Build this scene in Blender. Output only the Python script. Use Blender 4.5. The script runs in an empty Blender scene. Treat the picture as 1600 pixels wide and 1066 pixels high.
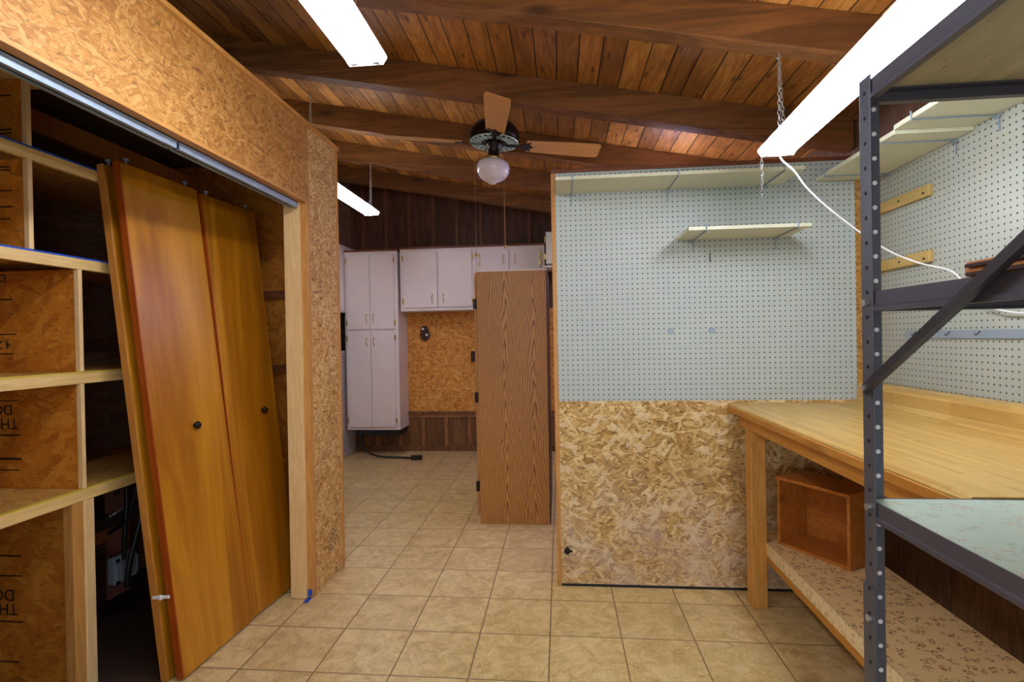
import bpy, bmesh, math, random
from mathutils import Vector, Matrix
random.seed(7)
SC = bpy.context.scene
COL = SC.collection
PI = math.pi

# ------------------------------------------------------------------ camera, world, exposure
cam_d = bpy.data.cameras.new('camera')
cam_d.sensor_width = 36.0
cam_d.lens = 812.0 / 1600.0 * 36.0
cam_d.clip_start = 0.02
cam = bpy.data.objects.new('camera', cam_d)
COL.objects.link(cam)
_yaw, _pitch, _roll, _H = 0.0923, -0.0064, -0.0176, 1.291
_f = Vector((-math.sin(_yaw) * math.cos(_pitch), math.cos(_yaw) * math.cos(_pitch), math.sin(_pitch)))
_r0 = Vector((math.cos(_yaw), math.sin(_yaw), 0)); _u0 = _r0.cross(_f)
_r = _r0 * math.cos(_roll) + _u0 * math.sin(_roll)
_u = -_r0 * math.sin(_roll) + _u0 * math.cos(_roll)
M = Matrix((_r, _u, -_f)).transposed().to_4x4()
M.translation = Vector((0, 0, _H))
cam.matrix_world = M
SC.camera = cam

world = bpy.data.worlds.new('world'); SC.world = world
world.use_nodes = True
bg = world.node_tree.nodes['Background']
bg.inputs[0].default_value = (0.96, 0.97, 1.0, 1); bg.inputs[1].default_value = 0.55

SC.view_settings.view_transform = 'Standard'
SC.view_settings.look = 'None'
SC.view_settings.exposure = 1.65
SC.view_settings.gamma = 1.0
SC.view_settings.use_curve_mapping = False
TUBE_STRENGTH = 13.0

# ------------------------------------------------------------------ material helpers
class NT:
    def __init__(s, name):
        s.m = bpy.data.materials.new(name); s.m.use_nodes = True
        s.t = s.m.node_tree; s.n = s.t.nodes; s.l = s.t.links
        s.b = s.n['Principled BSDF']
        s.tc = s.n.new('ShaderNodeTexCoord')
    def _set(s, sock, v):
        if v is None: return
        if hasattr(v, 'links') or hasattr(v, 'is_linked'): s.l.new(v, sock)
        else:
            if isinstance(v, tuple) and len(v) == 3 and sock.type == 'RGBA': v = (*v, 1)
            sock.default_value = v
    def math(s, op, a, b=None, c=None, clamp=False):
        n = s.n.new('ShaderNodeMath'); n.operation = op; n.use_clamp = clamp
        s._set(n.inputs[0], a); s._set(n.inputs[1], b); s._set(n.inputs[2], c)
        return n.outputs[0]
    def sep(s, v):
        n = s.n.new('ShaderNodeSeparateXYZ'); s._set(n.inputs[0], v); return n.outputs
    def comb(s, x=0.0, y=0.0, z=0.0):
        n = s.n.new('ShaderNodeCombineXYZ'); s._set(n.inputs[0], x); s._set(n.inputs[1], y); s._set(n.inputs[2], z); return n.outputs[0]
    def mapping(s, v, scale=(1, 1, 1), rot=(0, 0, 0), loc=(0, 0, 0)):
        n = s.n.new('ShaderNodeMapping'); s._set(n.inputs[0], v)
        n.inputs['Scale'].default_value = scale; n.inputs['Rotation'].default_value = rot; n.inputs['Location'].default_value = loc
        return n.outputs[0]
    def vadd(s, a, b):
        n = s.n.new('ShaderNodeVectorMath'); n.operation = 'ADD'; s._set(n.inputs[0], a); s._set(n.inputs[1], b); return n.outputs[0]
    def noise(s, v, scale=5.0, detail=3.0, rough=.55, dist=0.0, col=False):
        n = s.n.new('ShaderNodeTexNoise'); s._set(n.inputs['Vector'], v)
        n.inputs['Scale'].default_value = scale; n.inputs['Detail'].default_value = detail
        n.inputs['Roughness'].default_value = rough; n.inputs['Distortion'].default_value = dist
        return n.outputs['Color'] if col else n.outputs[0]
    def voro(s, v, scale=5.0, dim='2D', feat='F1', out='Color', rnd=1.0):
        n = s.n.new('ShaderNodeTexVoronoi'); n.voronoi_dimensions = dim; n.feature = feat
        s._set(n.inputs['Vector'], v); n.inputs['Scale'].default_value = scale; n.inputs['Randomness'].default_value = rnd
        return n.outputs[out]
    def white(s, v, dim='1D'):
        n = s.n.new('ShaderNodeTexWhiteNoise'); n.noise_dimensions = dim
        s._set(n.inputs['W' if dim == '1D' else 'Vector'], v); return n.outputs['Value']
    def ramp(s, f, stops, interp='LINEAR'):
        n = s.n.new('ShaderNodeValToRGB'); s._set(n.inputs[0], f); r = n.color_ramp; r.interpolation = interp
        while len(r.elements) < len(stops): r.elements.new(.5)
        for e, (p, c) in zip(r.elements, stops):
            e.position = p; e.color = (*c, 1) if len(c) == 3 else c
        return n.outputs[0]
    def mix(s, f, a, b, mode='MIX'):
        n = s.n.new('ShaderNodeMix'); n.data_type = 'RGBA'; n.blend_type = mode
        s._set(n.inputs[0], f); s._set(n.inputs[6], a); s._set(n.inputs[7], b); return n.outputs[2]
    def step(s, v, a, b):
        n = s.n.new('ShaderNodeMapRange'); n.interpolation_type = 'SMOOTHSTEP'
        s._set(n.inputs[0], v); n.inputs[1].default_value = a; n.inputs[2].default_value = b; return n.outputs[0]
    def bump(s, h, strength=.3, dist=.01):
        n = s.n.new('ShaderNodeBump'); n.inputs['Strength'].default_value = strength; n.inputs['Distance'].default_value = dist
        s._set(n.inputs['Height'], h); s.l.new(n.outputs[0], s.b.inputs['Normal'])
    def done(s, col=None, rough=None, metal=None, spec=None):
        s._set(s.b.inputs['Base Color'], col); s._set(s.b.inputs['Roughness'], rough)
        s._set(s.b.inputs['Metallic'], metal); s._set(s.b.inputs['Specular IOR Level'], spec)
        return s.m

def lin(r, g, b):
    f = lambda v: (v / 255 / 12.92) if v / 255 <= .04045 else ((v / 255 + .055) / 1.055) ** 2.4
    return (f(r), f(g), f(b))

def plain(name, c, rough=.5, metal=0.0, var=.06, nscale=6, spec=.5):
    m = NT(name); o = m.tc.outputs['Object']
    n = m.noise(o, nscale, 4)
    c2 = tuple(max(0, v * (1 - var * 2)) for v in c)
    col = m.mix(n, c2, tuple(min(1, v * (1 + var)) for v in c))
    return m.done(col, rough, metal, spec)

def osb(name, plane, pal, dark=(.09, .045, .02), size=1.0, contrast=1.0, rough=.6, pale=None, scuff=None, light_wash=None):
    """strand board: several layers of long random flakes, overlapped by a max of their random values"""
    m = NT(name); s = m.sep(m.tc.outputs['Object'])
    u, v = {'xz': (s[0], s[2]), 'yz': (s[1], s[2]), 'xy': (s[0], s[1])}[plane]
    base = m.comb(u, v, 0.0)
    warp = m.noise(base, 14, 3, .6, col=True)
    wp = m.mapping(warp, scale=(.03, .03, 0), loc=(-.015, -.015, 0))
    p = m.vadd(base, wp)
    hs = []
    for k, (ang, sx, sy) in enumerate([(.15, 12, 52), (1.0, 15, 60), (-.75, 14, 66), (1.9, 18, 70), (.5, 24, 95), (-.3, 20, 105)]):
        q = m.mapping(p, scale=(1, 1, 1), rot=(0, 0, ang), loc=(k * 1.7, k * 2.3, 0))
        q = m.mapping(q, scale=(sx / size, sy / size, 1))
        c = m.voro(q, 1.0, '2D', 'F1', 'Color', .95)
        hs.append(m.sep(c)[0])
    h = hs[0]
    for x in hs[1:]: h = m.math('MAXIMUM', h, x)
    r = m.math('FRACT', m.math('MULTIPLY', h, 37.0))
    fine = m.noise(m.mapping(p, scale=(30, 160, 1), rot=(0, 0, .2)), 1.0, 4, .6)
    r2 = m.math('ADD', m.math('MULTIPLY', m.math('SUBTRACT', r, .5), .75 * contrast), .5)
    r2 = m.math('ADD', r2, m.math('MULTIPLY', m.math('SUBTRACT', fine, .5), .7))
    big = m.noise(base, 2.2, 3)
    r2 = m.math('ADD', r2, m.math('MULTIPLY', m.math('SUBTRACT', big, .5), .35))
    col = m.ramp(r2, [(0.0, pal[0]), (.3, pal[1]), (.6, pal[2]), (.95, pal[3])])
    # dark slivers between strands
    n2 = m.noise(m.mapping(p, scale=(22, 80, 1), rot=(0, 0, .6)), 1.0, 2, .5)
    n3 = m.noise(m.mapping(p, scale=(20, 75, 1), rot=(0, 0, -.8)), 1.0, 2, .5)
    sl = m.math('MAXIMUM', m.step(n2, .63, .70), m.step(n3, .63, .70))
    col = m.mix(m.math('MULTIPLY', sl, .62 * contrast, clamp=True), col, dark)
    if pale:
        pv = m.voro(m.mapping(m.mapping(p, rot=(0, 0, .25)), scale=(15, 44, 1)), 1.0, '2D', 'F1', 'Color', 1.0)
        pm = m.step(m.sep(pv)[0], .9, .93)
        pv2 = m.voro(m.mapping(m.mapping(p, rot=(0, 0, -.9)), scale=(18, 52, 1)), 1.0, '2D', 'F1', 'Color', 1.0)
        pm = m.math('MAXIMUM', pm, m.step(m.sep(pv2)[1], .92, .95))
        col = m.mix(m.math('MULTIPLY', pm, .55), col, pale)
    if scuff:
        du = m.math('SUBTRACT', u, scuff[0]); dv_ = m.math('SUBTRACT', v, scuff[1])
        dd = m.math('SQRT', m.math('ADD', m.math('MULTIPLY', du, du), m.math('MULTIPLY', dv_, dv_)))
        sn = m.step(m.noise(m.mapping(p, scale=(60, 60, 1)), 1.0, 3, .6), .5, .58)
        col = m.mix(m.math('MULTIPLY', sn, m.step(dd, scuff[2], scuff[2] * .5)), col, (.03, .025, .03))
    if light_wash:  # cool window light painted in: board turns paler towards its foot
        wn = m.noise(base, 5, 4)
        z = m.step(v, light_wash[1], light_wash[0])
        col = m.mix(m.math('MULTIPLY', m.math('MULTIPLY', z, m.step(wn, .3, .7)), light_wash[3]), col, light_wash[2])
    m.bump(m.math('ADD', r, m.math('MULTIPLY', sl, -1.0)), .25, .002)
    return m.done(col, rough)

def wood(name, c1, c2, axis='x', scale=1.0, rough=.45, knots=.0, dist=1.2, rings=9.0, spec=.4, dark=None, coat=0):
    """streaked grain running along `axis` of the object"""
    m = NT(name)
    info = m.n.new('ShaderNodeObjectInfo')
    off = m.math('MULTIPLY', info.outputs['Random'], 13.0)
    o = m.vadd(m.tc.outputs['Object'], m.comb(off, off, off))
    sc = {'x': (.9, 9, 9), 'y': (9, .9, 9), 'z': (9, 9, .9)}[axis]
    p = m.mapping(o, scale=tuple(v * scale for v in sc))
    n1 = m.noise(p, 1.0, 4, .55, dist)
    fine = m.noise(m.mapping(p, scale=(9, 9, 9)), 1.0, 3, .6)
    rg = m.math('FRACT', m.math('MULTIPLY', n1, rings))
    tri = m.math('ABSOLUTE', m.math('SUBTRACT', rg, .5))
    f = m.math('ADD', m.math('MULTIPLY', tri, 1.1), m.math('MULTIPLY', m.math('SUBTRACT', fine, .5), .9))
    f = m.math('ADD', f, m.math('MULTIPLY', m.math('SUBTRACT', n1, .5), .9), clamp=True)
    col = m.mix(f, c1, c2)
    if knots:
        sk = {'x': (1.6, 5, 5), 'y': (5, 1.6, 5), 'z': (5, 5, 1.6)}[axis]
        d = m.voro(m.mapping(o, scale=sk), 1.0, '3D', 'F1', 'Distance')
        k = m.step(d, .16, .05)
        col = m.mix(m.math('MULTIPLY', k, knots), col, dark or tuple(v * .25 for v in c1))
    m.bump(f, .15, .002)
    return m.done(col, rough, 0.0, spec)

MAT = {}
MAT['osb_partition'] = osb('osb_partition', 'xz', [lin(126, 84, 34), lin(180, 138, 72), lin(204, 168, 100), lin(236, 212, 158)], size=.8, contrast=1.0, dark=(.05, .025, .01), pale=lin(236, 220, 178), light_wash=(0.0, .8, lin(206, 192, 184), .55))  # lower part carries a painted wash of cool light
MAT['osb_left'] = osb('osb_left', 'yz', [lin(124, 76, 26), lin(166, 110, 44), lin(184, 130, 60), lin(204, 158, 92)], size=.7, contrast=.85, dark=(.07, .035, .015))
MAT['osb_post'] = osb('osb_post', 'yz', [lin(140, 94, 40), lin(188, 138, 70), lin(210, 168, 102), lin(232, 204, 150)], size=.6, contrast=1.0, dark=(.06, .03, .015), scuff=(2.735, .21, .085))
MAT['osb_far'] = osb('osb_far', 'xz', [lin(150, 88, 22), lin(196, 128, 42), lin(218, 152, 62), lin(238, 186, 104)], size=1.0, contrast=.9)
MAT['osb_shelf'] = osb('osb_shelf', 'xz', [lin(140, 76, 14), lin(180, 106, 20), lin(196, 122, 28), lin(216, 156, 60)], size=1.9, contrast=.75)
MAT['osb_shelf_top'] = osb('osb_shelf_top', 'xy', [lin(140, 92, 34), lin(176, 124, 52), lin(196, 146, 70), lin(214, 172, 98)], size=2.0, contrast=.6)
MAT['osb_strip'] = osb('osb_strip', 'xz', [lin(120, 80, 26), lin(158, 112, 42), lin(178, 130, 58), lin(196, 150, 80)], size=.7)
MAT['pine_y'] = wood('pine_y', lin(214, 160, 84), lin(230, 186, 116), 'y', knots=.5)
MAT['pine_z'] = wood('pine_z', lin(206, 150, 76), lin(228, 178, 106), 'z', knots=.5)
MAT['pine_pale'] = wood('pine_pale', lin(222, 186, 130), lin(238, 210, 162), 'z', knots=.55)
MAT['pine_pale_y'] = wood('pine_pale_y', lin(216, 180, 112), lin(236, 208, 150), 'y', knots=.4)
MAT['pine_orange'] = wood('pine_orange', lin(188, 132, 66), lin(214, 162, 94), 'z', knots=.3)
MAT['pine_orange_y'] = wood('pine_orange_y', lin(190, 134, 66), lin(214, 160, 92), 'y', knots=.3)
MAT['tan_strip'] = wood('tan_strip', lin(186, 158, 92), lin(206, 180, 116), 'y')
MAT['bench_z'] = wood('bench_z', lin(196, 140, 62), lin(220, 168, 90), 'z', knots=.4)
MAT['bench_y'] = wood('bench_y', lin(192, 130, 46), lin(214, 156, 70), 'y', knots=.4)
MAT['lauan'] = wood('lauan', lin(156, 96, 10), lin(206, 144, 34), 'z', scale=.34, rough=.36, dist=2.2, rings=3.0)
MAT['lauan_edge'] = wood('lauan_edge', lin(150, 66, 10), lin(176, 84, 18), 'z', scale=.8, rough=.4)
MAT['tan_edge'] = wood('tan_edge', lin(188, 124, 52), lin(206, 146, 68), 'z', scale=.8, rough=.4)
def mat_oak():
    m = NT('oak'); o = m.tc.outputs['Object']; q = m.sep(o)
    n = m.math('MULTIPLY', m.math('SUBTRACT', m.noise(m.mapping(o, scale=(5, 5, 1.6)), 1.0, 3, .6), .5), .09)
    x = m.math('ADD', q[0], n)
    d = m.math('MINIMUM', m.math('ABSOLUTE', m.math('SUBTRACT', x, -.055)), m.math('ABSOLUTE', m.math('SUBTRACT', x, .145)))
    r = m.math('ADD', m.math('MULTIPLY', m.math('POWER', d, 1.35), 165.0), m.math('MULTIPLY', q[2], 7.0))
    r = m.math('ADD', r, m.math('MULTIPLY', m.noise(m.mapping(o, scale=(30, 30, 5)), 1.0, 3), 1.3))
    t = m.math('ABSOLUTE', m.math('SUBTRACT', m.math('FRACT', r), .5))
    g = m.step(t, .02, .3)
    pores = m.noise(m.mapping(o, scale=(260, 260, 9)), 1.0, 3, .6)
    f = m.math('ADD', m.math('MULTIPLY', g, .55), m.math('MULTIPLY', pores, .6), clamp=True)
    return m.done(m.ramp(f, [(.15, lin(100, 58, 18)), (.5, lin(162, 106, 44)), (.9, lin(204, 150, 78))]), .4)
MAT['oak'] = mat_oak()
MAT['beam'] = wood('beam', lin(104, 64, 28), lin(152, 100, 50), 'x', scale=.8, rough=.6, knots=.75, rings=5, dark=lin(40, 20, 12))
MAT['dark_panel'] = wood('dark_panel', lin(74, 44, 28), lin(108, 68, 44), 'z', scale=.8, rough=.55, rings=5)
MAT['wainscot'] = wood('wainscot', lin(104, 68, 36), lin(150, 106, 62), 'z', scale=.8, rough=.5, rings=5)
MAT['closet_board'] = wood('closet_board', lin(110, 84, 64), lin(150, 120, 92), 'y', scale=.8, rough=.7)
MAT['batten'] = wood('batten', lin(104, 64, 38), lin(132, 84, 52), 'z', scale=.8)
MAT['bench_panel'] = wood('bench_panel', lin(100, 72, 48), lin(140, 104, 72), 'z', scale=.8)
MAT['batten_light'] = wood('batten_light', lin(132, 88, 50), lin(172, 122, 74), 'z', scale=.8)
MAT['closet_shade'] = plain('closet_shade', lin(66, 50, 40), .5, var=.25, nscale=4)  # dark tone painted for the unlit closet floor
MAT['redwood_trim'] = wood('redwood_trim', lin(112, 62, 36), lin(146, 88, 54), 'x', scale=.8)
MAT['crate_wood'] = wood('crate_wood', lin(172, 102, 38), lin(206, 138, 62), 'y', scale=.7, rough=.38, knots=.5)
MAT['fan_blade'] = wood('fan_blade', lin(200, 146, 80), lin(222, 172, 108), 'x', scale=.7, rough=.35)
MAT['white_paint'] = plain('white_paint', lin(236, 228, 226), .38, var=.03)
MAT['cream_paint'] = plain('cream_paint', lin(218, 220, 196), .5, var=.03)
MAT['grey_steel'] = plain('grey_steel', lin(92, 96, 108), .42, .35, var=.1, nscale=14)
MAT['brace_steel'] = plain('brace_steel', lin(62, 60, 66), .4, .35, var=.1, nscale=14)
MAT['rail_steel'] = plain('rail_steel', lin(86, 86, 98), .42, .35, var=.08, nscale=10)
MAT['bright_metal'] = plain('bright_metal', lin(200, 204, 208), .3, .9)
MAT['galvanised'] = plain('galvanised', lin(150, 168, 186), .55, .35)
MAT['brass'] = plain('brass', lin(206, 176, 108), .28, .9)
MAT['dark_bronze'] = plain('dark_bronze', lin(40, 30, 27), .35, .6)
MAT['black_plastic'] = plain('black_plastic', lin(26, 26, 30), .45)
MAT['dark_hole'] = plain('dark_hole', lin(16, 14, 16), .8)
MAT['white_plastic'] = plain('white_plastic', lin(232, 234, 240), .35, var=.02)
MAT['white_enamel'] = plain('white_enamel', lin(235, 238, 242), .3, var=.02)
MAT['blue_tape'] = plain('blue_tape', lin(24, 82, 190), .6)
MAT['pale_blue'] = plain('pale_blue', lin(150, 170, 190), .5)
MAT['pink_board'] = plain('pink_board', lin(170, 120, 112), .7, var=.15, nscale=12)
MAT['grey_strip'] = plain('grey_strip', lin(148, 160, 174), .4, .2)
MAT['ink'] = plain('ink', lin(44, 24, 12), .7)
MAT['yellow_paint'] = plain('yellow_paint', lin(206, 184, 70), .5)
MAT['ring_teal'] = plain('ring_teal', lin(196, 226, 222), .4, .3)
MAT['pull_cord'] = plain('pull_cord', lin(200, 160, 110), .5)

def mat_tube(name='tube_glow', col=(243, 246, 255), k=1.0):
    m = NT(name); m.b.inputs['Base Color'].default_value = (1, 1, 1, 1)
    m.b.inputs['Emission Color'].default_value = (*lin(*col), 1)
    m.b.inputs['Emission Strength'].default_value = TUBE_STRENGTH * k
    return m.m
MAT['tube'] = mat_tube()
MAT['tube_cool'] = mat_tube('tube_glow_cool', (214, 206, 255), 1.5)

def mat_acrylic():
    m = NT('lamp_acrylic'); m.b.inputs['Base Color'].default_value = (.86, .88, .9, 1); m.b.inputs['Roughness'].default_value = .4
    tr = m.n.new('ShaderNodeBsdfTranslucent'); tr.inputs[0].default_value = (.95, .93, .88, 1)
    mx = m.n.new('ShaderNodeMixShader'); mx.inputs[0].default_value = .6
    m.l.new(m.b.outputs[0], mx.inputs[1]); m.l.new(tr.outputs[0], mx.inputs[2]); m.l.new(mx.outputs[0], m.n['Material Output'].inputs[0])
    return m.m
MAT['lamp_acrylic'] = mat_acrylic()
def mat_glass():
    m = NT('opal_glass')
    m.b.inputs['Subsurface Weight'].default_value = .3
    m.b.inputs['Subsurface Radius'].default_value = (.03, .03, .03)
    return m.done(lin(226, 222, 236), .12)
MAT['opal_glass'] = mat_glass()

def mat_peg(name, plane, col):
    m = NT(name); s = m.sep(m.tc.outputs['Object'])
    u, v = (s[0], s[2]) if plane == 'xz' else (s[1], s[2])
    P = .0257
    fu = m.math('SUBTRACT', m.math('FRACT', m.math('DIVIDE', u, P)), .5)
    fv = m.math('SUBTRACT', m.math('FRACT', m.math('DIVIDE', v, P)), .5)
    d = m.math('SQRT', m.math('ADD', m.math('MULTIPLY', fu, fu), m.math('MULTIPLY', fv, fv)))
    hole = m.step(d, .155, .115)
    n = m.noise(m.comb(u, v, 0.0), 2.5, 4)
    st = m.step(m.noise(m.comb(u, v, 3.0), 4.5, 5, .65), .58, .8)
    c = m.mix(n, tuple(x * .93 for x in col), col)
    c = m.mix(m.math('MULTIPLY', st, .25), c, lin(196, 190, 150))
    c = m.mix(hole, c, lin(62, 60, 58))
    m.bump(m.math('MULTIPLY', hole, -1.0), .5, .003)
    return m.done(c, .5)
MAT['peg_x'] = mat_peg('pegboard_x', 'xz', lin(184, 196, 193))
MAT['peg_y'] = mat_peg('pegboard_y', 'yz', lin(172, 178, 168))

def mat_tile():
    m = NT('floor_tile'); s = m.sep(m.tc.outputs['Object'])
    T = .3048
    u = m.math('DIVIDE', m.math('SUBTRACT', s[0], -.0644), T); v = m.math('DIVIDE', m.math('SUBTRACT', s[1], 2.2413), T)
    fu = m.math('FRACT', u); fv = m.math('FRACT', v)
    eu = m.math('MINIMUM', fu, m.math('SUBTRACT', 1.0, fu)); ev = m.math('MINIMUM', fv, m.math('SUBTRACT', 1.0, fv))
    e = m.math('MINIMUM', eu, ev)
    grout = m.step(e, .012, .006)
    iu = m.math('FLOOR', u); iv = m.math('FLOOR', v)
    rnd = m.white(m.comb(iu, iv, 0.0), '2D')
    base = m.comb(s[0], s[1], m.math('MULTIPLY', rnd, 20.0))
    a = m.noise(base, 11, 7, .65, 1.2)
    b = m.noise(base, 16, 5, .6, 2.5)
    col = m.ramp(a, [(.25, lin(170, 138, 80)), (.45, lin(204, 176, 116)), (.6, lin(222, 198, 140)), (.8, lin(236, 218, 170))])
    vein = m.step(m.math('ABSOLUTE', m.math('SUBTRACT', b, .5)), .022, .004)
    col = m.mix(m.math('MULTIPLY', vein, .55), col, lin(240, 228, 194))
    patch = m.step(m.noise(base, 5, 6, .75, 1.0), .52, .72)
    col = m.mix(m.math('MULTIPLY', patch, .5), col, lin(178, 130, 80))
    col = m.mix(m.math('MULTIPLY', m.math('SUBTRACT', rnd, .5), .25, clamp=True), col, lin(150, 124, 76))
    col = m.mix(grout, col, lin(132, 104, 66))
    h = m.math('SUBTRACT', m.math('MULTIPLY', a, .15), grout)
    m.bump(h, .35, .003)
    return m.done(col, m.math('ADD', m.math('MULTIPLY', a, .2), .26), 0.0, .5)
MAT['tile'] = mat_tile()

def mat_deck():
    m = NT('deck_plank'); s = m.sep(m.tc.outputs['Object'])
    W = .1095
    u = m.math('DIVIDE', m.math('SUBTRACT', s[0], .116), W)
    iu = m.math('FLOOR', u); r = m.white(iu, '1D'); fu = m.math('FRACT', u)
    e = m.math('MINIMUM', fu, m.math('SUBTRACT', 1.0, fu))
    gap = m.step(e, .035, .012)
    off = m.math('MULTIPLY', r, 31.0)
    p = m.mapping(m.vadd(m.tc.outputs['Object'], m.comb(off, off, 0.0)), scale=(7, .8, 7))
    n1 = m.noise(p, 1.0, 4, .6, 1.5); tri = m.math('ABSOLUTE', m.math('SUBTRACT', m.math('FRACT', m.math('MULTIPLY', n1, 7.0)), .5))
    fine = m.noise(m.mapping(p, scale=(8, 8, 8)), 1.0, 3)
    f = m.math('ADD', m.math('MULTIPLY', tri, .6), m.math('MULTIPLY', r, .55))
    f = m.math('ADD', f, m.math('MULTIPLY', m.math('SUBTRACT', fine, .5), .5), clamp=True)
    col = m.ramp(f, [(0, lin(118, 74, 28)), (.5, lin(184, 124, 54)), (1, lin(236, 178, 96))])
    big = m.step(m.noise(m.comb(s[0], s[1], off), 2.2, 3), .5, .75)
    col = m.mix(m.math('MULTIPLY', big, .5), col, lin(84, 50, 26))
    d = m.voro(m.mapping(m.vadd(m.tc.outputs['Object'], m.comb(off, off, 0.0)), scale=(9, 2.6, 1)), 1.0, '2D', 'F1', 'Distance')
    col = m.mix(m.math('MULTIPLY', m.step(d, .11, .04), .7), col, lin(80, 44, 22))
    col = m.mix(gap, col, lin(22, 12, 8))
    m.bump(m.math('MULTIPLY', gap, -1.0), .6, .006)
    return m.done(col, .5)
MAT['deck'] = mat_deck()

def mat_counter():
    m = NT('butcher_block_laminate'); o = m.tc.outputs['Object']; s = m.sep(o)
    r = m.white(m.math('FLOOR', m.math('DIVIDE', s[0], .018)), '1D')
    seg = m.math('FLOOR', m.math('ADD', m.math('DIVIDE', s[1], .33), m.math('MULTIPLY', r, 7.0)))
    r2 = m.white(m.comb(m.math('FLOOR', m.math('DIVIDE', s[0], .018)), seg, 0.0), '2D')
    n = m.noise(m.mapping(o, scale=(90, 3, 20)), 1.0, 4, .6)
    f = m.math('ADD', m.math('MULTIPLY', r2, .35), m.math('MULTIPLY', n, .65), clamp=True)
    return m.done(m.ramp(f, [(.2, lin(170, 130, 60)), (.5, lin(196, 158, 84)), (.8, lin(212, 180, 108))]), .35)
MAT['counter'] = mat_counter()

def mat_floral(name, bgc, c1, c2, scale=26, amt=.85):
    m = NT(name); o = m.tc.outputs['Object']; 
    w = m.noise(o, 60, 2, .5, col=True)
    p = m.vadd(o, m.mapping(w, scale=(.016, .016, .016), loc=(-.008, -.008, -.008)))
    big = m.voro(p, scale, '3D', 'F1', 'Distance', 1.0)
    small = m.voro(p, scale * 3.6, '3D', 'F1', 'Distance', 1.0)
    mask = m.math('MULTIPLY', m.step(big, .50, .38), m.step(small, .46, .38))
    stems = m.step(m.math('ABSOLUTE', m.math('SUBTRACT', m.noise(o, 45, 1), .5)), .03, .01)
    mask = m.math('MAXIMUM', mask, m.math('MULTIPLY', m.math('MULTIPLY', stems, m.step(big, .45, .35)), .6))
    cc = m.mix(m.step(m.noise(o, 30, 1), .45, .55), c1, c2)
    return m.done(m.mix(m.math('MULTIPLY', mask, amt, clamp=True), bgc, cc), .4)
MAT['floral_tan'] = mat_floral('floral_tan', lin(250, 220, 162), lin(170, 108, 58), lin(142, 96, 48), 30, 1.0)
MAT['floral_cream'] = mat_floral('floral_cream', lin(240, 222, 176), lin(176, 116, 74), lin(140, 128, 86), 42, .85)
MAT['floral_mint'] = mat_floral('floral_mint', lin(186, 206, 190), lin(196, 150, 136), lin(132, 158, 152), 26, .55)
def mat_board():
    m = NT('pressed_board'); o = m.tc.outputs['Object']
    n = m.noise(m.mapping(o, scale=(14, 3, 14)), 1.0, 5, .65)
    k = m.step(m.noise(m.mapping(o, scale=(120, 18, 60)), 1.0, 2), .66, .74)
    c = m.ramp(n, [(.3, lin(150, 144, 116)), (.7, lin(178, 172, 142))])
    return m.done(m.mix(m.math('MULTIPLY', k, .7), c, lin(90, 78, 60)), .6)
MAT['pressed_board'] = mat_board()
def mat_louvre():
    m = NT('white_corrugated'); s = m.sep(m.tc.outputs['Object'])
    f = m.math('FRACT', m.math('DIVIDE', s[2], .03))
    g = m.step(f, .75, .9)
    m.bump(f, .6, .01)
    return m.done(m.mix(g, lin(214, 208, 212), lin(170, 164, 172)), .45)
MAT['louvre'] = mat_louvre()
def mat_stack():
    m = NT('veneer_stack'); s = m.sep(m.tc.outputs['Object'])
    r = m.white(m.math('FLOOR', m.math('DIVIDE', s[2], .0035)), '1D')
    return m.done(m.ramp(r, [(0, lin(46, 28, 24)), (.4, lin(92, 52, 26)), (.7, lin(190, 128, 56)), (1, lin(214, 168, 110))], 'CONSTANT'), .5)
MAT['veneer'] = wood('veneer', lin(176, 110, 48), lin(206, 146, 78), 'y')
MAT['veneer_dark'] = wood('veneer_dark', lin(50, 32, 30), lin(76, 50, 40), 'y')

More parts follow.
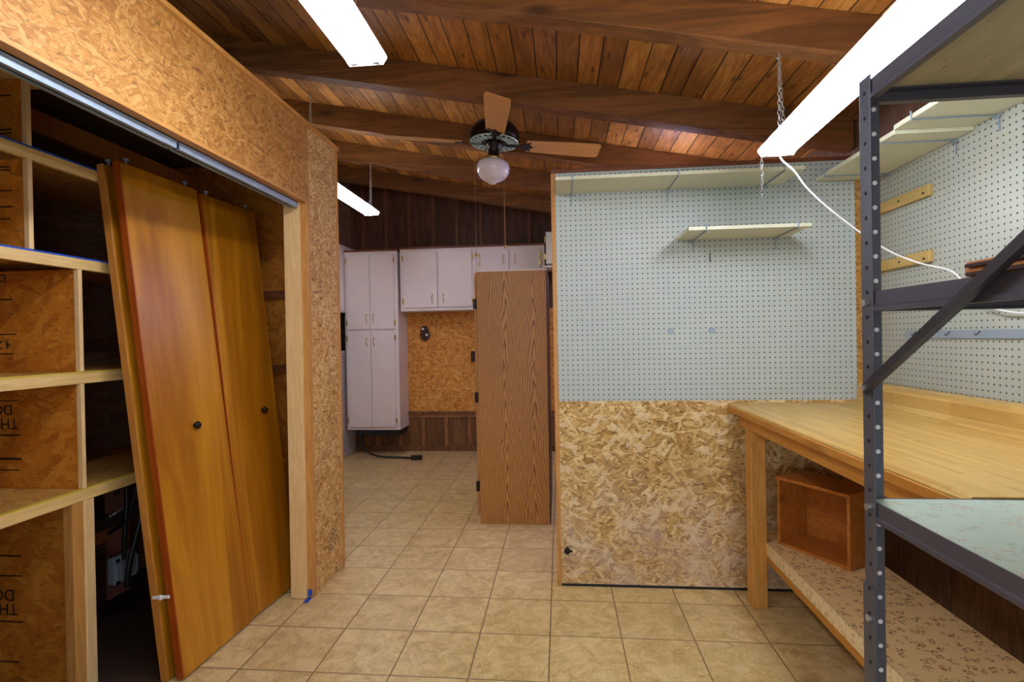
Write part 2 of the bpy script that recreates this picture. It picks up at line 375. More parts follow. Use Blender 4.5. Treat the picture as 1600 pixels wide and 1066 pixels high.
# ------------------------------------------------------------------ geometry helpers
class B:
    """collects shapes in one bmesh"""
    def __init__(s): s.b = bmesh.new()
    def box(s, x0, x1, y0, y1, z0, z1, mat=None):
        vs = [s.b.verts.new(c) for c in [(x0, y0, z0), (x1, y0, z0), (x1, y1, z0), (x0, y1, z0), (x0, y0, z1), (x1, y0, z1), (x1, y1, z1), (x0, y1, z1)]]
        if mat is not None:
            for v in vs: v.co = mat @ v.co
        for f in [(0, 3, 2, 1), (4, 5, 6, 7), (0, 1, 5, 4), (1, 2, 6, 5), (2, 3, 7, 6), (3, 0, 4, 7)]: s.b.faces.new([vs[i] for i in f])
        return s
    def hexa(s, pts):
        vs = [s.b.verts.new(c) for c in pts]
        for f in [(0, 3, 2, 1), (4, 5, 6, 7), (0, 1, 5, 4), (1, 2, 6, 5), (2, 3, 7, 6), (3, 0, 4, 7)]: s.b.faces.new([vs[i] for i in f])
        return s
    def prism(s, pts, d, off=(0, 0, 0)):
        """extrude a planar outline of 3D points by vector d"""
        d = Vector(d); o = Vector(off)
        a = [s.b.verts.new(Vector(p) + o) for p in pts]; c = [s.b.verts.new(Vector(p) + o + d) for p in pts]
        s.b.faces.new(a); s.b.faces.new(c[::-1]); n = len(a)
        for i in range(n): s.b.faces.new((a[i], c[i], c[(i + 1) % n], a[(i + 1) % n]))
        return s
    def tube(s, pts, r, seg=8, cap=True):
        pts = [Vector(p) for p in pts]; rings = []
        n = len(pts)
        rr = r if isinstance(r, (list, tuple)) else [r] * n
        up = Vector((0, 0, 1))
        for i, p in enumerate(pts):
            t = (pts[min(i + 1, n - 1)] - pts[max(i - 1, 0)]).normalized()
            a = t.cross(up)
            if a.length < 1e-3: a = t.cross(Vector((0, 1, 0)))
            a.normalize(); b = t.cross(a)
            rings.append([s.b.verts.new(p + (a * math.cos(2 * PI * k / seg) + b * math.sin(2 * PI * k / seg)) * rr[i]) for k in range(seg)])
        for i in range(n - 1):
            for k in range(seg):
                s.b.faces.new((rings[i][k], rings[i][(k + 1) % seg], rings[i + 1][(k + 1) % seg], rings[i + 1][k]))
        if cap: s.b.faces.new(rings[0][::-1]); s.b.faces.new(rings[-1])
        return s
    def lathe(s, prof, c=(0, 0, 0), seg=32):
        c = Vector(c); rings = []
        for r, z in prof:
            rings.append([s.b.verts.new(c + Vector((r * math.cos(2 * PI * k / seg), r * math.sin(2 * PI * k / seg), z))) for k in range(seg)] if r > 1e-6 else [s.b.verts.new(c + Vector((0, 0, z)))])
        for a, b in zip(rings, rings[1:]):
            for k in range(seg):
                k2 = (k + 1) % seg
                if len(a) == 1 and len(b) == 1: continue
                if len(a) == 1: s.b.faces.new((a[0], b[k2], b[k]))
                elif len(b) == 1: s.b.faces.new((a[k], a[k2], b[0]))
                else: s.b.faces.new((a[k], a[k2], b[k2], b[k]))
        return s
    def ring(s, c, ax, ay, r, t, seg=12, ts=5):
        """torus link about c in the plane of ax, ay (vectors scaled)"""
        c = Vector(c); ax = Vector(ax); ay = Vector(ay)
        pts = [c + ax * math.cos(2 * PI * k / seg) * r + ay * math.sin(2 * PI * k / seg) * r for k in range(seg)]
        nrm = ax.cross(ay).normalized(); rings = []
        for i, p in enumerate(pts):
            o = (p - c).normalized()
            rings.append([s.b.verts.new(p + (o * math.cos(2 * PI * k / ts) + nrm * math.sin(2 * PI * k / ts)) * t) for k in range(ts)])
        for i in range(seg):
            for k in range(ts):
                s.b.faces.new((rings[i][k], rings[i][(k + 1) % ts], rings[(i + 1) % seg][(k + 1) % ts], rings[(i + 1) % seg][k]))
        return s
    def chain(s, p0, p1, pitch=.018, r=.008, t=.0016):
        p0 = Vector(p0); p1 = Vector(p1); d = (p1 - p0); L = d.length; d.normalize()
        a = d.cross(Vector((0, 1, 0)));
        if a.length < .1: a = d.cross(Vector((1, 0, 0)))
        a.normalize(); b = d.cross(a); n = max(2, int(L / pitch))
        for i in range(n):
            c = p0 + d * (i + .5) * L / n
            s.ring(c, d * 1.5, (a if i % 2 else b) * .7, r, t, 8, 4)
        return s

def obj(name, bb, mat, parent=None, bevel=0.0, smooth=False):
    bm = bb.b if isinstance(bb, B) else bb
    bmesh.ops.recalc_face_normals(bm, faces=bm.faces)
    me = bpy.data.meshes.new(name); bm.to_mesh(me); bm.free()
    if smooth:
        for p in me.polygons: p.use_smooth = True
    me.materials.append(MAT[mat] if isinstance(mat, str) else mat)
    o = bpy.data.objects.new(name, me); COL.objects.link(o)
    if parent is not None: o.parent = parent
    if bevel:
        md = o.modifiers.new('bevel', 'BEVEL'); md.width = bevel; md.segments = 2; md.limit_method = 'ANGLE'; md.angle_limit = .6
    return o

def tag(o, label, cat, group=None, kind=None):
    o['label'] = label; o['category'] = cat
    if group: o['group'] = group
    if kind: o['kind'] = kind
    return o

def thing(name, label, cat, group=None):
    o = bpy.data.objects.new(name, None); COL.objects.link(o); o.empty_display_size = .05
    return tag(o, label, cat, group)

def kids(o): return [c for c in bpy.data.objects if c.parent == o]

def rebase(root, base, rotz=0.0):
    """everything was modelled in world coordinates: put the origin at the thing's base"""
    T = Matrix.Translation(-Vector(base))
    def go(o):
        if o.type == 'MESH': o.data.transform(T)
        elif o.type == 'FONT' or o.type == 'CURVE': o.location = o.location - Vector(base)
        for c in kids(o): go(c)
    go(root)
    root.location = base
    return root

def structure(name, bb, mat, bevel=0.0, parent=None):
    o = obj(name, bb, mat, parent, bevel)
    if parent is None: o['kind'] = 'structure'
    return o

def copy_tree(o, parent=None):
    c = o.copy(); COL.objects.link(c)
    if parent is not None: c.parent = parent
    for ch in kids(o): copy_tree(ch, c)
    return c

# ------------------------------------------------------------------ shell
XW = 1.55          # right wall
XO = -2.42         # outer left wall
XL = -1.255        # face of the OSB wall on the left
YP = 2.70          # pegboard partition
YF = 5.90          # far wall
YB = -1.6
SL = .1925
def zb(x): return 2.551 - SL * x          # underside of the beams
def zd(x): return zb(x) + .156            # underside of the deck

structure('floor', B().box(XO - .1, XW + .1, YB, YF + .1, -.1, 0), 'tile')
structure('ceiling', B().prism([(XO - .15, YB, zd(XO - .15)), (XW + .2, YB, zd(XW + .2)), (XW + .2, YB, zd(XW + .2) + .05), (XO - .15, YB, zd(XO - .15) + .05)], (0, YF + .2 - YB, 0)), 'deck')

beam_labels = {0: 'nearest dark rafter in view, crossing above the fluorescent lamp chain', 1: 'second dark rafter in view, just above the raised fan blade',
               2: 'third dark rafter, directly behind the ceiling fan motor', 3: 'fourth dark rafter, holding the far fluorescent lamp chain',
               4: 'farthest dark rafter, closest to the dark battened wall'}
for k in range(-4, 5):
    y = 2.069 + .813 * k
    b = B().prism([(XO, y, zb(XO)), (XW, y, zb(XW)), (XW, y, zd(XW)), (XO, y, zd(XO))], (0, .088, 0))
    o = obj('ceiling_beam', b, 'beam', None, .003)
    if k >= 0: tag(o, beam_labels[k], 'beam', 'ceiling rafters')
    else:
        tag(o, 'dark ceiling rafter overhead, behind the camera end of the room', 'beam', 'ceiling rafters')
    rb = (XO, y, zb(XO)); rebase(o, rb)

# left OSB wall: header over the closet opening, end post
XJ = -1.365
wl = structure('wall_left', B().box(XJ, XL, YB, 2.53, 2.0, 2.375).box(XJ, XL, YB, .30, 0, 2.0), 'osb_left')
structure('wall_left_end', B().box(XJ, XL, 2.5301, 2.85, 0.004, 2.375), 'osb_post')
structure('trim_1', B().box(XJ - .02, XL + .016, YB, 2.875, 2.375, 2.394), 'pine_orange_y', .002)
structure('trim_2', B().box(XJ, XL + .006, 2.85, 2.872, 0.003, 2.375), 'pine_orange', .002)
structure('trim_3', B().box(XJ, XL + .004, 2.50, 2.53, 0.003, 2.0), 'pine_orange', .002)
structure('trim_4', B().box(XJ, XL - .028, 2.482, 2.50, 0.003, 1.985), 'pine_pale', .002)
structure('trim_5', B().box(XJ, XL + .004, .30, 2.50, 1.985, 2.0), 'pine_orange_y', .002)
t = thing('door_track', 'long bluish galvanised bifold door track under the strand-board header', 'door track')
for y0, y1 in ((.31, 1.66), (1.675, 2.475)):
    b = B().box(-1.325, -1.321, y0, y1, 1.955, 1.985).box(-1.291, -1.287, y0, y1, 1.955, 1.985).box(-1.325, -1.287, y0, y1, 1.981, 1.985)
    b.box(-1.321, -1.311, y0, y1, 1.955, 1.957).box(-1.301, -1.291, y0, y1, 1.955, 1.957)
    obj('track_channel', b, 'galvanised', t)
rebase(t, (-1.306, .31, 1.985))

structure('floor_closet', B().box(XO, -1.52, .28, 2.90, .0, .004), 'closet_shade')  # thin dark sheet laid over the tiles, closet shade put into its colour
structure('wall_outer_left', B().box(XO - .1, XO, YB, YF, 0, 3.2), 'closet_board')
structure('wall_closet_end', B().box(XO, XJ, 2.90, 2.95, 0, 2.33), 'osb_shelf')
structure('wall_closet_near', B().box(XO, XJ, .22, .28, 0, 2.33), 'osb_shelf')
structure('ceiling_closet', B().box(XO, XJ, .22, 2.95, 2.33, 2.36), 'closet_board')
structure('trim_6', B().box(-2.14, -2.10, .28, 2.9, 2.16, 2.25), 'tan_edge')
structure('trim_7', B().box(XO + .08, XJ, 2.86, 2.90, 1.54, 1.585).box(XO + .08, XJ, 2.86, 2.90, 1.11, 1.155), 'redwood_trim', .002)

# far wall
structure('wall_far', B().box(XO, XW, YF, YF + .1, 0, 3.3), 'dark_panel')
structure('wall_far_wainscot', B().box(XO, XW, YF - .006, YF, 0, .45), 'wainscot')
bt = B(); x = -2.27
while x < XW:
    bt.box(x - .018, x + .018, YF - .02, YF, 1.62, zb(x) + .14); x += .278
structure('trim_8', bt, 'batten', .002)
bt = B(); x = -2.13
while x < XW:
    bt.box(x - .022, x + .022, YF - .03, YF, .06, .385); x += .27
bt.box(XO, XW, YF - .024, YF, .385, .43)
structure('trim_9', bt, 'batten_light', .003)
structure('baseboard_far', B().box(XO, XW, YF - .03, YF, 0, .065), 'wainscot', .003)
structure('trim_10', B().box(XO, XW, YF - .04, YF, .43, .458), 'wainscot', .003)
tag(obj('strand_board_panel', B().box(-1.76, XW, YF - .014, YF - .001, .458, 1.62), 'osb_far'), 'bright orange strand-board sheet on the far wall under the white wall cabinets', 'wall panel')

# right wall: dark panelling below, pegboard above
structure('wall_right', B().box(XW + .014, XW + .11, YB, YF, 0, 2.6), 'bench_panel')
bt = B(); y = .25
while y < 2.68:
    bt.box(XW - .004, XW + .012, y - .022, y + .022, 0, .9); y += .405
structure('trim_11', bt, 'bench_panel', .002)
tag(obj('pegboard', B().box(XW, XW + .012, .2, YP, .95, 2.12), 'peg_y'), 'white pegboard sheet covering the right wall above the worktop', 'pegboard')

# partition
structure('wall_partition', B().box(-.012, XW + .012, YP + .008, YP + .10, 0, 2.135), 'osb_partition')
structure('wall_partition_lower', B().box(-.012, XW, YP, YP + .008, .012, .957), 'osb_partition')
structure('wall_corner_strip', B().box(1.452, XW, YP - .001, YP + .008, .957, 2.135), 'osb_strip')
structure('trim_12', B().box(-.034, -.012, YP - .004, YP + .10, 0, 2.135), 'pine_orange', .002)
structure('trim_13', B().box(-.034, XW, YP - .006, YP + .11, 2.135, 2.155), 'redwood_trim', .002)
structure('trim_14', B().box(-.012, 1.5, YP - .003, YP + .002, 0, .012), 'black_plastic')
tag(obj('pegboard', B().box(-.012, 1.452, YP, YP + .007, .957, 2.135), 'peg_x'), 'white pegboard sheet on the partition facing the camera, with two small white discs', 'pegboard')
for px, ds in ((.558, 'left'), (.761, 'right')):
    o = obj('wall_disc', B().lathe([(0, -.004), (.014, -.004), (.016, 0), (0, 0)]), 'pale_blue')
    o.data.transform(Matrix.Rotation(PI / 2, 4, 'X')); o.location = (px, YP, 1.309)
    for v in o.data.vertices: v.co.y = -abs(v.co.y)
    tag(o, 'small pale disc stuck on the partition pegboard, the %s one of two' % ds, 'disc', 'pale discs on the pegboard')
tag(rebase(obj('door_stop', B().tube([(.018, YP, .19), (.018, YP - .03, .19)], [.012, .016], 14).tube([(.018, YP - .02, .19), (.045, YP - .02, .186)], .006, 8), 'dark_bronze'), (.018, YP, .19)), 'small dark door stop low on the left edge of the strand-board partition', 'door stop')
o = obj('peg_hook', B().box(.756, .760, YP - .006, YP + .001, 1.655, 1.70).box(.756, .760, YP - .02, YP, 1.655, 1.659), 'brace_steel')
tag(o, 'short dark metal peg stuck in the pegboard below the middle shelf', 'hook')

# ------------------------------------------------------------------ white shelves
def bracket(x, y0, y1, z, parent, along='y'):
    """wire shelf bracket: arm under the board, lip, leg into the pegboard"""
    b = B()
    if along == 'y':
        b.tube([(x, y1, z - .06), (x, y1 - .004, z - .004), (x, y0 - .004, z - .004), (x, y0 - .006, z + .026)], .003, 6)
        b.box(x - .012, x + .012, y1 - .008, y1 - .002, z - .014, z - .006)
    else:
        b.tube([(y1, x, z - .06), (y1 - .004, x, z - .004), (y0 - .004, x, z - .004), (y0 - .006, x, z + .026)], .003, 6)
        b.box(y1 - .008, y1 - .002, x - .012, x + .012, z - .014, z - .006)
    obj('bracket', b, 'galvanised', parent)

t = thing('wall_shelf', 'long cream shelf board high on the partition pegboard, up near its top edge', 'shelf', 'cream pegboard shelves')
obj('board', B().box(-.008, 1.11, 2.452, 2.697, 2.026, 2.043), 'cream_paint', t, .002)
for x in (.07, .555, 1.02): bracket(x, 2.452, 2.697, 2.026, t)
rebase(t, (.55, 2.697, 2.026))
t = thing('wall_shelf', 'short cream shelf board lower on the partition pegboard, to the right of centre', 'shelf', 'cream pegboard shelves')
obj('board', B().box(.595, 1.135, 2.45, 2.697, 1.768, 1.785), 'cream_paint', t, .002)
for x in (.675, 1.075): bracket(x, 2.45, 2.697, 1.768, t)
rebase(t, (.86, 2.697, 1.768))
t = thing('wall_shelf', 'cream shelf board on the right wall, meeting the partition corner', 'shelf', 'cream pegboard shelves')
obj('board', B().box(1.268, XW - .002, 2.09, YP - .004, 2.034, 2.052), 'cream_paint', t, .002)
for y in (2.60, 2.18): bracket(y, 1.268, XW - .003, 2.034, t, 'x')
rebase(t, (XW - .002, 2.4, 2.034))
t = thing('wall_shelf', 'cream shelf board on the right wall, the one nearer the steel shelving', 'shelf', 'cream pegboard shelves')
obj('board', B().box(1.262, XW - .002, .95, 2.085, 2.047, 2.065), 'cream_paint', t, .002)
for y in (1.98, 1.2): bracket(y, 1.262, XW - .003, 2.047, t, 'x')
rebase(t, (XW - .002, 1.5, 2.052))

# strips screwed to the right pegboard
for z0, z1, w in ((1.852, 1.90, 'upper'), (1.577, 1.626, 'lower')):
    t = thing('wooden_strip', 'tan wooden strip screwed on the right pegboard, the %s of the two' % w, 'wooden strip', 'tan strips on the right pegboard')
    obj('slat', B().box(XW - .02, XW, 2.31, 2.68, z0, z1), 'tan_strip', t, .003)
    for y in (2.34, 2.34, 2.5): obj('screw', B().box(XW - .022, XW - .019, y - .004, y + .004, (z0 + z1) / 2 - .012 if y == 2.34 else (z0 + z1) / 2 - .004, (z0 + z1) / 2 - .004 if y == 2.34 else (z0 + z1) / 2 + .004), 'dark_bronze', t)
    rebase(t, (XW, 2.5, z0))
t = thing('tool_rail', 'grey blue metal tool rail with small hooks on the right pegboard', 'rail')
obj('bar', B().box(XW - .006, XW, 1.25, 2.49, 1.257, 1.291), 'grey_strip', t, .002)
for y in (2.42, 2.22, 2.07, 1.86, 1.7, 1.5):
    obj('hook', B().tube([(XW - .005, y, 1.285), (XW - .02, y, 1.27), (XW - .026, y, 1.276)], .002, 6), 'brace_steel', t)
rebase(t, (XW, 1.9, 1.257))

# ------------------------------------------------------------------ workbench
t = thing('workbench', 'butcher-block topped workbench along the right wall, with a flowered lower shelf', 'workbench')
prof = [(.835, .905), (.835, .935), (.845, .945), (1.40, .945), (1.435, .952), (1.448, .972), (1.448, 1.02), (1.456, 1.035), (1.475, 1.04), (1.545, 1.04), (1.545, .905)]
obj('countertop', B().prism([(x, 1.156, z) for x, z in prof], (0, 2.696 - 1.156, 0)), 'counter', t, .002)
obj('counter_edge', B().box(.832, .842, 1.156, 2.696, .903, .93), 'bench_y', t, .002)
obj('apron', B().box(.875, .90, 1.165, 2.66, .838, .905), 'bench_y', t, .003)
obj('apron', B().box(.90, 1.5, 2.63, 2.66, .838, .905), 'bench_y', t, .003)
for (x, y) in ((.878, 2.52), (1.335, 2.55), (1.335, 1.55), (1.335, 1.17)):
    w = .07 if x < 1 else .04
    obj('leg', B().box(x, x + w, y, y + (.07 if x < 1 else .06), 0, .904), 'bench_z', t, .004)
sh = obj('lower_shelf', B().box(.95, 1.334, 1.26, 2.69, .302, .31), 'floral_tan', t)
obj('shelf_fascia', B().box(.945, .951, 1.31, 2.62, .252, .31), 'floral_cream', sh)
obj('shelf_board', B().box(.951, 1.333, 1.26, 2.69, .252, .301), 'pine_orange_y', sh)
obj('shelf_rail', B().box(.948, .985, 1.26, 2.62, .215, .251), 'bench_y', t, .003)
rebase(t, (1.2, 1.95, 0))

# crate on the lower shelf
t = thing('wooden_crate', 'open orange-stained wooden crate lying on its side on the lower bench shelf', 'crate')
fx = Vector((.173, -.283, 0)); W_ = fx.length; fx.normalize(); fy = Vector((-fx.y, fx.x, 0))
CM = Matrix((fx, fy, Vector((0, 0, 1)))).transposed().to_4x4(); CM.translation = Vector((.992, 2.515, .311))
Hc, Dc, tc = .315, .20, .014
obj('side_panel', B().box(0, tc, 0, Dc, tc, Hc - tc, CM), 'crate_wood', t, .002)
obj('side_panel', B().box(W_ - tc, W_, 0, Dc, tc, Hc - tc, CM), 'crate_wood', t, .002)
obj('bottom_panel', B().box(0, W_, 0, Dc, 0, tc, CM), 'crate_wood', t, .002)
obj('top_panel', B().box(-.004, W_ + .002, -.004, Dc, Hc - tc, Hc, CM), 'crate_wood', t, .002)
obj('back_panel', B().box(tc, W_ - tc, Dc - .008, Dc, tc, Hc - tc, CM), 'crate_wood', t)
rebase(t, (1.16, 2.48, .311))

# ------------------------------------------------------------------ steel shelving unit
t = thing('steel_shelving', 'dark grey perforated steel shelving unit standing in front of the workbench', 'shelving unit')
X0, X1, Y0, Y1 = .629, 1.48, .25, 1.15
def post(xc, yc, sx, sy, seen=False):
    """L-shaped angle post in two lengths; (xc, yc) is the outer corner, flanges run to +sx and +sy"""
    th = .003; w = .038; b = B()
    def ang(z0, z1, off=0):
        b.box(*sorted((xc, xc + sx * w)), *sorted((yc, yc + sy * th)), z0, z1)
        b.box(*sorted((xc, xc + sx * th)), *sorted((yc + sy * th, yc + sy * w)), z0, z1)
    ang(0, 1.81)
    # outer sleeve at the joint of the two lengths
    e = .003
    b.box(*sorted((xc - sx * e, xc)), *sorted((yc - sy * e, yc + sy * w)), .015, .765)
    b.box(*sorted((xc, xc + sx * w)), *sorted((yc - sy * e, yc)), .015, .765)
    p = obj('post', b, 'grey_steel', t, .0008)
    z = .05
    holes = seen
    while holes and z < 1.80:
        # slots through the side flange, keyholes through the other one
        hx = xc - sx * (e + .0006 if z < .765 else .0006)
        obj('hole', B().tube([(hx, yc + sy * .02, z), (hx + sx * .0012, yc + sy * .02, z)], .0042, 8), 'dark_hole', p)
        z += .0508
    z = .075
    while holes and z < 1.80:
        obj('keyhole', B().tube([(xc + sx * .027, yc + sy * (th + .0006), z), (xc + sx * .027, yc + sy * (th - .0006), z)], .0048, 10), 'white_plastic', p)
        z += .0508
    for z in (.93, .70, 1.35):
        obj('bolt', B().tube([(xc - sx * .008, yc + sy * .02, z), (xc, yc + sy * .02, z)], .007, 10), 'bright_metal', p)
    return p
post(X0, Y1, 1, -1, True); post(X0, Y0, 1, 1); post(X1, Y1, -1, -1); post(X1, Y0, -1, 1)
def rail_profile(n, u0, z):
    """outline in (u,z): upright web, rolled lip at the foot, ledge inward (n = +1 inward direction)"""
    return [(u0, z), (u0, z - .028), (u0 - n * .003, z - .031), (u0 - n * .003, z - .04), (u0 + n * .012, z - .04), (u0 + n * .012, z - .037), (u0 + n * .003, z - .035), (u0 + n * .003, z - .017), (u0 + n * .02, z - .017), (u0 + n * .02, z - .014), (u0 + n * .003, z - .014), (u0 + n * .003, z)]
def level(z, deckmat, undermat, nm):
    for n, xx in ((1, X0 + .004), (-1, X1 - .004)):
        obj('rail', B().prism([(u, Y0 + .01, zz) for u, zz in rail_profile(n, xx, z)], (0, Y1 - Y0 - .02, 0)), 'rail_steel', t)
    for n, yy in ((1, Y0 + .004), (-1, Y1 - .004)):
        obj('rail', B().prism([(X0 + .012, u, zz) for u, zz in rail_profile(n, yy, z)], (X1 - X0 - .024, 0, 0)), 'rail_steel', t)
    d = obj('shelf_board', B().box(X0 + .009, X1 - .009, Y0 + .009, Y1 - .009, z - .0135, z - .002), undermat, t)
    if deckmat: obj('shelf_liner', B().box(X0 + .008, X1 - .008, Y0 + .008, Y1 - .008, z - .002, z - .0005), deckmat, d)
level(.9435, 'floral_mint', 'pressed_board', 'low')
level(1.372, None, 'pressed_board', 'mid')
level(1.801, None, 'pressed_board', 'top')
# diagonal brace on the left side: an angle bar from the post up to the near post
p0 = Vector((X0 - .006, Y1 - .018, 1.170)); p1 = Vector((X0 - .006, Y0 + .02, 1.72))
d = (p1 - p0).normalized(); n = Vector((0, -d.z, d.y)); 
bb_ = B()
bb_.prism([p0 - n * .013, p0 + n * .013, p0 + n * .013 + Vector((-.002, 0, 0)), p0 - n * .013 + Vector((-.002, 0, 0))], p1 - p0)
bb_.prism([p0 + n * .011, p0 + n * .013, p0 + n * .013 + Vector((-.013, 0, 0)), p0 + n * .011 + Vector((-.013, 0, 0))], (p1 - p0) * .985, d * .012)
br = obj('diagonal_brace', bb_, 'brace_steel', t)
obj('bolt', B().tube([p0 + Vector((-.008, 0, 0)) + d * .01, p0 + Vector((.002, 0, 0)) + d * .01], .006, 10), 'bright_metal', br)
rebase(t, ((X0 + X1) / 2, (Y0 + Y1) / 2, 0))

# stack of veneer strips on the middle steel shelf
zz = 1.3705
for i, (th, mt, dx, dy, lb) in enumerate([(.006, 'veneer', .004, .0, 'lowest light strip of the wooden stack lying on the middle steel shelf'), (.006, 'veneer_dark', .0, -.004, 'dark strip just above the lowest one in the wooden stack on the middle steel shelf'),
                                 (.007, 'veneer', .003, .002, 'light brown strip midway up the wooden stack on the middle steel shelf'), (.006, 'veneer_dark', -.003, -.006, 'dark strip second from the top of the wooden stack on the steel shelf'),
                                 (.004, 'veneer', .004, -.0, 'thin light strip topmost in the wooden stack on the middle steel shelf')]):
    o = obj('wood_strip', B().box(.655 + dx, .73 + dx, .35, .91 + dy, zz, zz + th), mt, None, .0008); zz += th + .0003
    tag(o, lb, 'wood strip', 'wooden strips stacked on the steel shelf'); rebase(o, (.71, .65, zz - th))

# ------------------------------------------------------------------ fluorescent shop lights
def shop_light(label, cx, y_far, z, chains, yaw=0.0, length=1.22, tail=False, wide=.15, glow='tube'):
    """modelled with its far end at the origin, running to -Y; z is the underside of the tubes"""
    t = thing('fluorescent_lamp', label, 'lamp', 'fluorescent shop lights on chains')
    w = wide / 2; L = length
    pr = [(-w, .030), (-w * .45, .060), (w * .45, .060), (w, .030), (w, .034), (w * .47, .065), (-w * .47, .065), (-w, .034)]
    obj('reflector', B().prism([(x, 0, zz) for x, zz in pr], (0, -L, 0)), 'lamp_acrylic', t)
    for yy in (0.0, -L - .004):
        b = B(); b.prism([(-w, yy, .028), (-w * .8, yy, .006), (w * .8, yy, .006), (w, yy, .028), (w * .5, yy, .066), (-w * .5, yy, .066)], (0, .004, 0))
        obj('end_plate', b, 'white_enamel', t)
    obj('ballast_cover', B().box(-w * .22, w * .22, -L + .01, -.01, .03, .062), 'white_enamel', t)
    for sx in (-1, 1):
        tb = obj('tube', B().tube([(sx * w * .52, -.022, .019), (sx * w * .52, -L + .022, .019)], .016, 14), glow, t, smooth=False)
        for ya in (-.022, -L + .006): obj('socket', B().box(sx * w * .52 - .011, sx * w * .52 + .011, ya, ya + .016, .004, .045), 'white_plastic', t, .002)
    for (dy, topdy) in chains:
        b = B(); x_ = cx; ztop = (zb(x_) if topdy is None else topdy) - z
        hook = (0, dy, ztop)
        b.chain((0, dy - .045, .066), (0, dy, ztop - .02)); b.chain((0, dy + .005, .066), (0, dy, ztop - .02))
        b.tube([(0, dy, ztop + .004), (0, dy, ztop - .01), (.008, dy, ztop - .02), (0, dy, ztop - .028), (-.008, dy, ztop - .02)], .0022, 6)
        obj('chain', b, 'bright_metal', t)
    if tail:
        b = B(); b.chain((-.055, .012, .05), (-.055, .014, -.175)); obj('chain_tail', b, 'bright_metal', t)
    t.location = (cx, y_far, z); t.rotation_euler = (0, 0, yaw)
    return t
shop_light('bright twin-tube fluorescent lamp above the steel shelving, hanging on chains', .868, 2.15, 1.985, [(-.03, 2.384), (-1.18, 2.55)], yaw=-.045, tail=True)
shop_light('bright fluorescent lamp at the top left, in front of the dark rafters', -.655, 1.76, 2.24, [(-.10, zd(-.655)), (-1.10, zd(-.655))], yaw=.0)
shop_light('small-looking fluorescent lamp in the far room, beyond the strand-board wall end', -1.66, 4.52, 2.40, [(-.0, zb(-1.66)), (-1.12, zb(-1.66) + .1)])
shop_light('fluorescent lamp hanging behind the pegboard partition', .75, 4.50, 2.16, [(-.0, zb(.75) + .1), (-.80, zb(.75) + .0)], glow='tube_cool')

# power cord of the right lamp
pts = [(.88, 2.15, 2.03), (.885, 2.16, 1.985), (.93, 2.15, 1.93), (.985, 2.16, 1.86), (1.07, 2.17, 1.78), (1.19, 2.19, 1.69), (1.30, 2.19, 1.61), (1.40, 2.17, 1.555), (1.49, 2.13, 1.515), (1.515, 2.08, 1.44), (1.52, 2.02, 1.385), (1.53, 1.93, 1.35), (1.54, 1.80, 1.34), (1.545, 1.5, 1.34)]
def smooth_path(p, n=6):
    p = [Vector(q) for q in p]; o = []
    for i in range(len(p) - 1):
        a, b, c, d = p[max(i - 1, 0)], p[i], p[i + 1], p[min(i + 2, len(p) - 1)]
        for k in range(n):
            s = k / n
            o.append(.5 * ((2 * b) + (c - a) * s + (2 * a - 5 * b + 4 * c - d) * s * s + (3 * b - a - 3 * c + d) * s ** 3))
    o.append(p[-1]); return o
o = obj('power_cord', B().tube(smooth_path(pts), .0036, 8), 'white_plastic', smooth=True)
tag(o, 'thin white power cord sagging from the right fluorescent lamp to the right wall', 'cord'); rebase(o, pts[0])

# ------------------------------------------------------------------ ceiling fan (modelled about its hub)
t = thing('ceiling_fan', 'four-blade ceiling fan with dark motor and white schoolhouse glass bowl', 'ceiling fan')
obj('downrod', B().tube([(0, 0, .09), (0, 0, .26)], .013, 12), 'dark_bronze', t)
obj('canopy', B().lathe([(0, .27), (.07, .27), (.066, .23), (.03, .19), (0, .19)]), 'dark_bronze', t, smooth=True)
obj('motor_housing', B().lathe([(0, .13), (.07, .13), (.13, .115), (.155, .08), (.16, .04), (.15, .02), (.10, .012), (0, .012)], seg=40), 'dark_bronze', t, smooth=True)
b = B()
for k in range(22):
    a = 2 * PI * k / 22; ca, sa = math.cos(a), math.sin(a)
    Rm = Matrix.Rotation(a, 4, 'Z')
    b.box(.085, .15, -.0045, .0045, .004, .012, Rm)
b.ring((0, 0, .01), (1, 0, 0), (0, 1, 0), .152, .004, 48, 6).ring((0, 0, .01), (1, 0, 0), (0, 1, 0), .112, .003, 40, 6).ring((0, 0, .01), (1, 0, 0), (0, 1, 0), .085, .003, 40, 6)
obj('vent_ring', b, 'ring_teal', t)
obj('switch_housing', B().lathe([(0, .015), (.055, .015), (.05, -.01), (.038, -.02), (.036, -.075), (.042, -.085), (0, -.085)]), 'dark_bronze', t, smooth=True)
obj('fitter', B().lathe([(0, -.08), (.055, -.082), (.058, -.1), (.05, -.105), (0, -.105)]), 'brass', t, smooth=True)
obj('glass_bowl', B().lathe([(.048, -.085), (.05, -.10), (.075, -.105), (.098, -.122), (.107, -.148), (.102, -.18), (.082, -.212), (.052, -.232), (.03, -.24), (.022, -.25), (.0, -.256)], seg=40), 'opal_glass', t, smooth=True)
th0 = math.radians(8.7)
